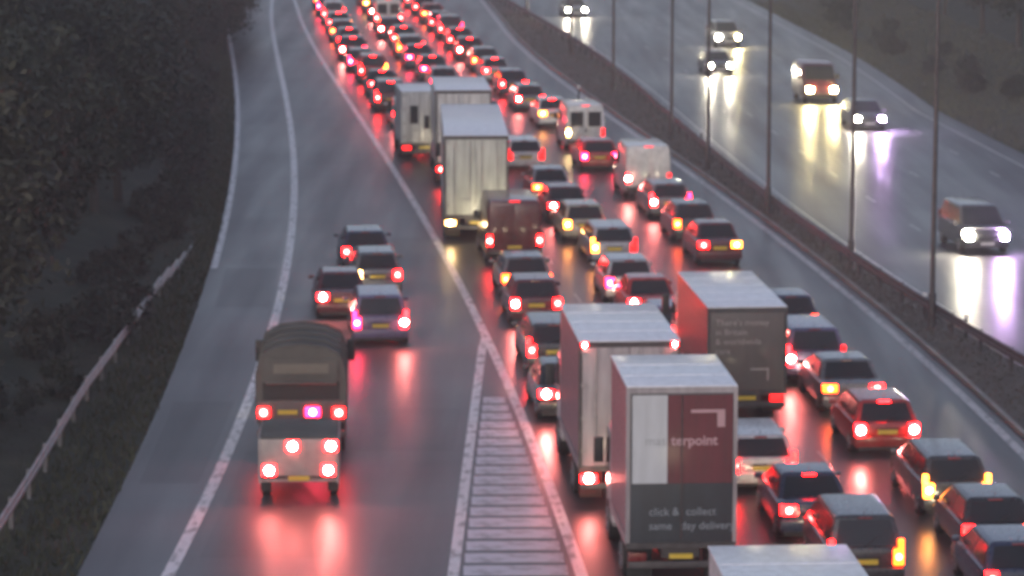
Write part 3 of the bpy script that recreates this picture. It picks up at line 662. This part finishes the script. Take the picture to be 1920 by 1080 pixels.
# ---- oncoming traffic
def oncoming(kind, colour, px, py, label, lamps):
    return car(kind, colour, px, py, label, ('off', 'off'), GO, front=lamps)
oncoming('people_carrier', 'dark grey', 1850, 478, 'dark grey people carrier with violet and white headlights nearest in the oncoming lanes', ('violet', 'white'))
oncoming('hatchback_car', 'dark grey', 1630, 246, 'dark grey hatchback with pink-white headlights beside the oncoming maroon van', ('violet', 'white'))
van('maroon', 1541, 196, 'maroon oncoming van with yellow headlights left of the dark grey hatchback', H=2.2, L=4.7, tails=('off', 'off'), front=('yellow', 'yellow'), group=GO)
oncoming('hatchback_car', 'dark grey', 1350, 142, 'dark oncoming hatchback behind a lamp post with greenish reflections', ('white', 'white'))
oncoming('people_carrier', 'grey', 1366, 90, 'grey oncoming people carrier with pale roof, second from the top', ('yellow', 'white'))
oncoming('saloon_car', 'grey', 1082, 34, 'grey oncoming saloon farthest away at the top of the picture', ('white', 'white'))

# ---- canvas-backed lorry and its trailer on the slip road
M_CANVAS = soil_mat('olive_canvas', (0.070, 0.070, 0.062), (0.100, 0.098, 0.088), (0.13, 0.128, 0.115), 0.8)
M_CANVASP = soil_mat('faded_canvas_patch', (0.15, 0.14, 0.115), (0.18, 0.17, 0.14), (0.21, 0.20, 0.17), 0.8)
M_ARMY = paint('army_grey_paint', (0.12, 0.105, 0.10), 0.55, 0, 0.1, 0.3)
x, y = at(566, 862); cl = empty('canvas_lorry', (x, y, 0), heading(y) - 0.03); tag(cl, 'olive canvas-topped lorry towing a small trailer on the slip road', 'lorry', GS)
w = 1.17; L = 3.7
rings = []
for k in range(13):                                            # canvas sags between the hoops
    yy = 0.02 + L * k / 12; sag = 0.0 if k % 3 == 0 else 0.05
    ring = [(-w, yy, 1.15), (-w + sag*.5, yy, 1.7), (-w + 0.02 + sag*.6, yy, 2.3), (-w*0.86, yy, 2.78 - sag), (-w*0.55, yy, 2.98 - sag*1.2), (0, yy, 3.06 - sag*1.3)]
    rings.append(ring + [(-p[0], p[1], p[2]) for p in ring[-2::-1]])
MB().loft(rings).build('canvas_cover', M_CANVAS, cl, 50)
for k in range(0, 13, 3):
    yy = 0.02 + L * k / 12; pts = [(-w - .01, 1.1), (-w - .01, 2.32), (-w*0.87, 2.81), (-w*0.55, 3.01), (0, 3.09), (w*0.55, 3.01), (w*0.87, 2.81), (w + .01, 2.32), (w + .01, 1.1)]
    h = MB()
    for a, b in zip(pts[:-1], pts[1:]): h.cyl((a[0], yy, a[1]), (b[0], yy, b[1]), 0.025, n=5)
    h.build('hoop', M_CANVAS, cl)
fl = MB().rbox(-w*0.84, w*0.84, -0.03, 0.03, 2.12, 2.72, 0.02).build('rear_flap', M_CANVAS, cl); MB().rbox(-w*0.62, w*0.62, -0.045, -0.025, 2.32, 2.58, 0.008).build('faded_patch', M_CANVASP, fl)
MB().cyl((-w*0.8, -0.05, 2.08), (w*0.8, -0.05, 2.08), 0.06, n=8).build('rolled_flap', M_CANVAS, cl, 60)
MB().box(-w*0.86, w*0.86, -0.012, 0.03, 1.62, 2.10).build('opening_shade_panel', M_TRIM, cl)  # solid dark panel, its colour stands in for shade inside the open back
tb = MB().rbox(-w, w, -0.06, 0.03, 1.02, 1.60, 0.02).build('tailboard', M_ARMY, cl, 50)
for k in (-0.7, 0, 0.7): MB().box(k - 0.03, k + 0.03, -0.085, -0.05, 1.05, 1.57).build('tailboard_rib', M_ARMY, tb)
MB().box(-w, w, 0.03, L, 0.98, 1.14).build('load_bed', M_ARMY, cl); MB().box(-0.4, 0.4, 0.1, 5.0, 0.6, 0.979).build('chassis', M_DARKMETAL, cl)
MB().rbox(-w, w, -0.09, 0.05, 0.62, 0.80, 0.02).build('rear_bumper', M_ARMY, cl, 50)
for s, z, m in ((-1, 1.22, 'red'), (1, 1.20, 'red')):
    lamp(MB().rbox(*sorted((s*(w - 0.34), s*(w - 0.02))), -0.11, 0.02, z - 0.07, z + 0.22, 0.05).mesh('tail_lens', TAIL['red'], 50), cl, m, 0.11)
lamp(MB().rbox(0.10, 0.50, -0.12, -0.02, 1.16, 1.44, 0.05).mesh('tail_lens', TAIL['red'], 50), cl, 'pink', 0.11)
MB().box(-0.62, -0.10, -0.10, -0.06, 1.24, 1.35).build('number_plate', M_PLATE, cl)
put_wheels(cl, (-w + 0.2, w - 0.2), (1.2, L + 0.9), W_LORRY, 0.5); cab_parts(cl, L + 0.06, w, 2.55, 'dark green', 1.75)
x, y = at(561, 946); tr = empty('trailer', (x, y, 0), heading(y) - 0.03); tag(tr, 'small pale box trailer with four glaring lamps behind the canvas lorry', 'trailer', GS)
M_TRL = paint('trailer_galvanised', (0.36, 0.33, 0.32), 0.45, 0.2, 0.1, 0.3)
for s in (-1, 1):
    MB().rbox(*sorted((s*0.96, s*1.0)), 0, 2.4, 0.60, 1.66, 0.015).build('side_board', M_TRL, tr, 50)
    MB().rbox(*sorted((s*0.70, s*0.97)), 0.55, 0.58, 0.22, 0.59, 0.01).build('mudflap', M_TRIM, tr)
    lamp(MB().rbox(*sorted((s*0.56, s*0.90)), -0.08, 0.02, 0.72, 1.04, 0.05).mesh('tail_lens', TAIL['red'], 50), tr, 'white', 0.11)
    MB().box(*sorted((s*0.93, s*0.98)), -0.065, -0.045, 0.55, 1.68).build('tailgate_hinge', M_GALV, tr)
    MB().cyl((s*0.42, 2.3, 0.6), (0, 3.55, 0.55), 0.04, n=6).build('drawbar', M_GALV, tr)
MB().rbox(-1.0, 1.0, -0.05, 0.0, 0.58, 1.66, 0.02).build('tailgate', M_TRL, tr, 50); MB().rbox(-0.95, 0.95, 2.35, 2.4, 0.60, 1.66, 0.015).build('front_board', M_TRL, tr, 50)
MB().box(-0.9, 0.9, 0.0, 2.35, 0.60, 0.65).build('floor_board', M_TRL, tr); MB().rbox(-0.95, 0.95, 0.01, 2.34, 0.66, 1.71, 0.06).build('load_cover', M_CANVAS, tr, 50)
MB().box(-0.98, 0.98, -0.05, -0.01, 0.66, 0.74).build('light_board', M_TRIM, tr); MB().box(-0.26, 0.26, -0.075, -0.045, 0.62, 0.73).build('number_plate', M_PLATE, tr)
lamp(MB().rbox(-0.32, 0.02, -0.09, 0.0, 1.34, 1.64, 0.05).mesh('marker_lens', TAIL['red'], 50), tr, 'white', 0.06 if tr.name.startswith('box') else 0.11).name = 'marker_light'; lamp(MB().rbox(0.62, 0.98, -0.09, 0.0, 1.34, 1.64, 0.05).mesh('marker_lens', TAIL['red'], 50), tr, 'white', 0.06 if tr.name.startswith('box') else 0.11).name = 'marker_light'
put_wheels(tr, (-0.84, 0.84), (1.1,), W_TRL, 0.30)

# ------------------------------------------------------------------ street furniture
def lamp_post(px, py, i):
    x, y = at(px, py, 0.11); root = empty('lamp_post', (x, y, 0.11)); tag(root, 'tall dark lamp post on the central reservation, %s counted from the nearest' % ORD[i], 'lamp post', 'lamp posts along the central reservation')
    MB().cyl((0,0,-0.3), (0,0,1.1), 0.125, n=12).build('base', M_DARKMETAL, root, 60)
    MB().cyl((0,0,1.1), (0,0,12.0), 0.085, 0.06, n=12).build('column', M_DARKMETAL, root, 60)
    for s in (-1, 1):
        MB().cyl((0,0,11.9), (s*1.3,0,12.2), 0.04, n=8).build('arm', M_DARKMETAL, root, 60)
        MB().rbox(*sorted((s*1.2, s*1.85)), -0.14, 0.14, 12.14, 12.28, 0.04).build('lantern', M_GALV, root, 50)
for i, p in enumerate([(1747, 612), (1596, 506), (1440, 400), (1327, 318), (1259, 262), (1150, 168), (1070, 100), (988, 35)]): lamp_post(*p, i)

RAILP = [(-0.0, 0.42), (0.05, 0.47), (0.05, 0.53), (0.0, 0.58), (0.0, 0.60), (0.05, 0.65), (0.05, 0.71), (0.0, 0.76)]
def barrier(name, f, y0, y1, label, post_mat, rail_mat, flip=1, step=3.2, z=0.0):
    root = empty(name, (0, 0, 0)); tag(root, label, 'barrier')
    prof = RAILP + [(a - 0.006, b) for a, b in RAILP[::-1]]
    rail = MB().loft([[(flip*a, 0, b) for a, b in prof], [(flip*a, 1, b) for a, b in prof]]).mesh(name + '_rail', rail_mat)
    post = MB().box(-0.05, 0.05, -0.06, 0.06, -0.4, 0.74).mesh(name + '_post', post_mat)
    y = y0
    while y < y1:
        a, b = f(y), f(y + step); ln = math.hypot(b - a, step)
        dz = max(0.0, 1 - (y1 - y) / (4 * step)) if flip > 0 else 0.0
        r = link('rail', rail, root); r.location = (a, y, z - 0.75 * dz); r.rotation_euler = (0, 0, -math.atan((b - a) / step)); r.scale = (1, ln - 0.01, 1)
        p = link('post', post, root); p.location = (a - flip*0.06, y + 0.1, z - 0.75 * dz); p.rotation_euler = r.rotation_euler
        y += step
barrier('safety_barrier', RL, 56, 121, 'pale steel safety barrier along the dark wooded verge on the left', M_RAIL, M_RAIL, 1, z=-0.05)
barrier('safety_barrier', lambda y: MF(y) - 0.75, 60, 280, 'dull steel safety barrier along the central reservation beside the lamp posts', M_DARKMETAL, M_DARKMETAL, -1, z=0.11)
REFL = paint('white_reflector', (0.75, 0.75, 0.75), 0.2, 0, 0.5, 0.0)
for (px, py, lab) in [(1733, 592, 'white-topped marker post right beside the nearest lamp post'), (1811, 634, 'white-topped marker post lowest on the right, near the picture edge'), (1315, 272, 'white-topped marker post left of the fourth lamp post'), (1085, 186, 'white-topped marker post on the reservation above the white van')]:
    x, y = at(px, py, 0.11); r = empty('marker_post', (x, y, 0.11)); tag(r, lab, 'marker post', 'marker posts on the central reservation')
    MB().rbox(-0.05, 0.05, -0.03, 0.03, -0.1, 0.62, 0.01).build('post', M_TRIM, r); MB().rbox(-0.075, 0.075, -0.05, 0.05, 0.62, 0.78, 0.015).build('reflector', REFL, r)

# ------------------------------------------------------------------ vegetation
def leaf_mat(name, a, b):
    m, n, l, bs = new_mat(name)
    oi = n.new('ShaderNodeObjectInfo'); geo = n.new('ShaderNodeNewGeometry')
    l.new(ramp(n, l, geo.outputs['Random Per Island'], [(0.0, a), (1.0, b)]), bs.inputs['Base Color'])
    bs.inputs['Roughness'].default_value = 0.7; return m
M_LEAF = [leaf_mat('leaf_dark_green', (0.018, 0.023, 0.013), (0.042, 0.048, 0.029)), leaf_mat('leaf_brown_green', (0.022, 0.023, 0.015), (0.046, 0.046, 0.032)), leaf_mat('leaf_grey_green', (0.021, 0.025, 0.020), (0.047, 0.052, 0.042))]
M_BARK = soil_mat('bark', (0.03, 0.025, 0.02), (0.05, 0.042, 0.035), (0.075, 0.065, 0.055), 0.9)
def foliage(n_cl, n_lf, rx, rz, cz, size, seed):
    g = np.random.default_rng(seed); vs = []; fs = []
    for _ in range(n_cl):
        d = g.normal(size=3); d /= np.linalg.norm(d); r = g.uniform(0.45, 1.0) ** 0.6
        c0 = np.array([d[0]*rx*r, d[1]*rx*r, cz + d[2]*rz*r]); cr = g.uniform(0.35, 0.75) * rx * 0.36
        for _ in range(n_lf):
            p = c0 + g.normal(size=3) * cr * 0.6
            a = g.normal(size=3); a /= np.linalg.norm(a); b = np.cross(a, g.normal(size=3)); b /= np.linalg.norm(b) + 1e-9
            s = size * g.uniform(0.6, 1.3); k = len(vs)
            vs += [p - a*s, p + b*s*0.45, p + a*s, p - b*s*0.45]; fs.append((k, k+1, k+2, k+3))
    return [tuple(map(float, v)) for v in vs], fs
TREE = []
for i in range(4):
    h = (8.5, 10.0, 7.2, 9.2)[i]; rx = (2.7, 3.1, 2.5, 2.4)[i]; rz = h * 0.40
    vs, fs = foliage(70, 85, rx, rz, h * 0.60, 0.17, 10 + i); cm = MB().add(vs, fs).mesh('crown_%d' % i, M_LEAF[i % 3], fix=False)
    t = MB().cyl((0,0,-0.6), (0.05,0,h*0.3), 0.20, 0.15, 8).cyl((0.05,0,h*0.3), (0,0.1,h*0.85), 0.15, 0.04, 7); g = random.Random(i)
    for k in range(9):
        a = g.uniform(0, 6.28); z0 = h * g.uniform(0.28, 0.62); ln = rx * g.uniform(0.6, 0.95)
        t.cyl((0.04,0,z0), (math.cos(a)*ln, math.sin(a)*ln, z0 + h*g.uniform(0.1, 0.28)), 0.07, 0.02, 5)
    TREE.append((t.mesh('trunk_%d' % i, M_BARK, 60), cm))
BUSH = []
for i in range(3):
    vs, fs = foliage(26, 60, 1.25, 0.85, 0.85, 0.13, 40 + i); BUSH.append(MB().add(vs, fs).mesh('bush_%d' % i, M_LEAF[i], fix=False))
    t = MB(); g = random.Random(60 + i)
    for k in range(6): a = g.uniform(0, 6.28); t.cyl((0,0,-0.2), (math.cos(a)*0.7, math.sin(a)*0.7, g.uniform(0.8, 1.3)), 0.035, 0.012, 5)
    BUSH[i] = (t.mesh('bush_stem_%d' % i, M_BARK), BUSH[i])
def plant(kind, lib, x, y, s, label, cat, group, trunk='trunk'):
    m = lib[random.randrange(len(lib))]; r = empty(kind, (x, y, ground_z(x, y)), random.uniform(0, 6.28)); r.scale = (s, s, s * random.uniform(0.88, 1.12)); tag(r, label, cat, group)
    link(trunk, m[0], r); link('crown' if trunk == 'trunk' else 'foliage', m[1], r)
n_l = 0
for row, (dx, y0, sp) in enumerate([(3.6, 84, 7.5), (8.2, 98, 6.5), (13.2, 120, 7.5), (18.5, 165, 9)]):
    y = y0
    while y < 300:
        x = RL(y) - dx + random.uniform(-0.9, 0.9)
        if x > -0.175 * y - 4:
            plant('tree', TREE, x, y + random.uniform(-1.5, 1.5), random.uniform(0.82, 1.15), ('dark leafy tree in the %s row of the wooded bank, %s' % (ORD[row], 'near the barrier' if y < 121 else 'in the upper left')), 'tree', 'trees on the left bank'); n_l += 1
        y += sp * random.uniform(0.85, 1.2)
for y in np.arange(212, 300, 8.5):
    plant('tree', TREE, SH(y) - 0.3 + (y - 212) * 0.012, y, random.uniform(0.75, 0.95), 'dark tree overhanging the hard shoulder at the top left', 'tree', 'trees on the left bank')
i = 0
for y in np.arange(64, 270, 4.6):
    x = RL(y) - random.uniform(0.9, 2.4)
    plant('bush', BUSH, x, y, random.uniform(0.6, 1.15), 'low dark bush at the foot of the left bank behind the %s' % ('barrier' if y < 121 else 'hard shoulder'), 'bush', 'bushes behind the left barrier', 'stem'); i += 1
i = 0
for (px, py) in [(1640, 66), (1700, 100), (1760, 128), (1820, 165), (1880, 198), (1930, 240), (1600, 30), (1700, 40), (1790, 70), (1860, 110), (1940, 150), (1540, 8), (1630, 0), (1740, 12), (1830, 40), (1920, 70), (1500, -40), (1600, -50), (1700, -50), (1800, -45), (1900, -20)]:
    x, y = at(px, py); x += 5.0
    plant('tree', TREE, x, y, random.uniform(0.8, 1.1), 'dark tree beyond the oncoming carriageway in the upper right', 'tree', 'trees on the far right verge'); i += 1
i = 0
for y in np.arange(150, 262, 7.0):
    x = OF(y) + random.uniform(2.6, 5.5)
    plant('bush', BUSH, x, y, random.uniform(0.5, 0.95), 'scrubby bush on the grass verge beyond the oncoming carriageway', 'bush', 'bushes on the far right verge', 'stem'); i += 1
# grass: uncountable blades on the verges
def grass(name, fa, fb, y0, y1, n, h, mat, zf, label):
    g = np.random.default_rng(int(y0 + n)); vs = []; fs = []
    for _ in range(n):
        y = g.uniform(y0, y1); x = g.uniform(fa(y), fb(y)); z = zf(x, y); a = g.uniform(0, math.pi); hh = h * g.uniform(0.5, 1.4); lx, ly = g.normal(0, 0.35, 2) * hh
        k = len(vs); c, s = math.cos(a)*0.035, math.sin(a)*0.035
        vs += [(x - c, y - s, z), (x + c, y + s, z), (x + lx, y + ly, z + hh)]; fs.append((k, k+1, k+2))
    tag(MB().add(vs, fs).build(name, mat, fix=False), label, 'grass', kind='stuff')
grass('grass', lambda y: RL(y) - 1.5, lambda y: SH(y) - 0.02, 58, 240, 26000, 0.20, leaf_mat('grass_blade', (0.030, 0.037, 0.017), (0.070, 0.075, 0.040)), ground_z, 'rough grass on the verge under the left barrier')
grass('grass', lambda y: OF(y) + 0.1, lambda y: OF(y) + 9, 145, 265, 26000, 0.22, leaf_mat('grass_blade_far', (0.045, 0.048, 0.028), (0.10, 0.10, 0.065)), ground_z, 'rough grass on the verge beyond the oncoming road')
grass('grass', lambda y: MN(y) + 0.2, lambda y: MF(y) - 0.2, 62, 250, 9000, 0.07, leaf_mat('median_weed', (0.055, 0.047, 0.038), (0.10, 0.085, 0.068)), lambda x, y: 0.11, 'short weeds on the dark central reservation')

# ------------------------------------------------------------------ thin haze volume, added to lift the dark tones
hz = MB().box(-150, 150, -20, 460, -1.5, 24).build('haze', None); tag(hz, kind='stuff')
m = bpy.data.materials.new('black_lift_haze'); m.use_nodes = True; nt = m.node_tree; nt.nodes.clear()
o_ = nt.nodes.new('ShaderNodeOutputMaterial'); v_ = nt.nodes.new('ShaderNodeVolumePrincipled')
v_.inputs['Color'].default_value = (0.9, 0.92, 0.95, 1); v_.inputs['Density'].default_value = 0.0008; v_.inputs['Anisotropy'].default_value = 0.4
nt.links.new(v_.outputs[0], o_.inputs['Volume']); hz.data.materials.append(m)
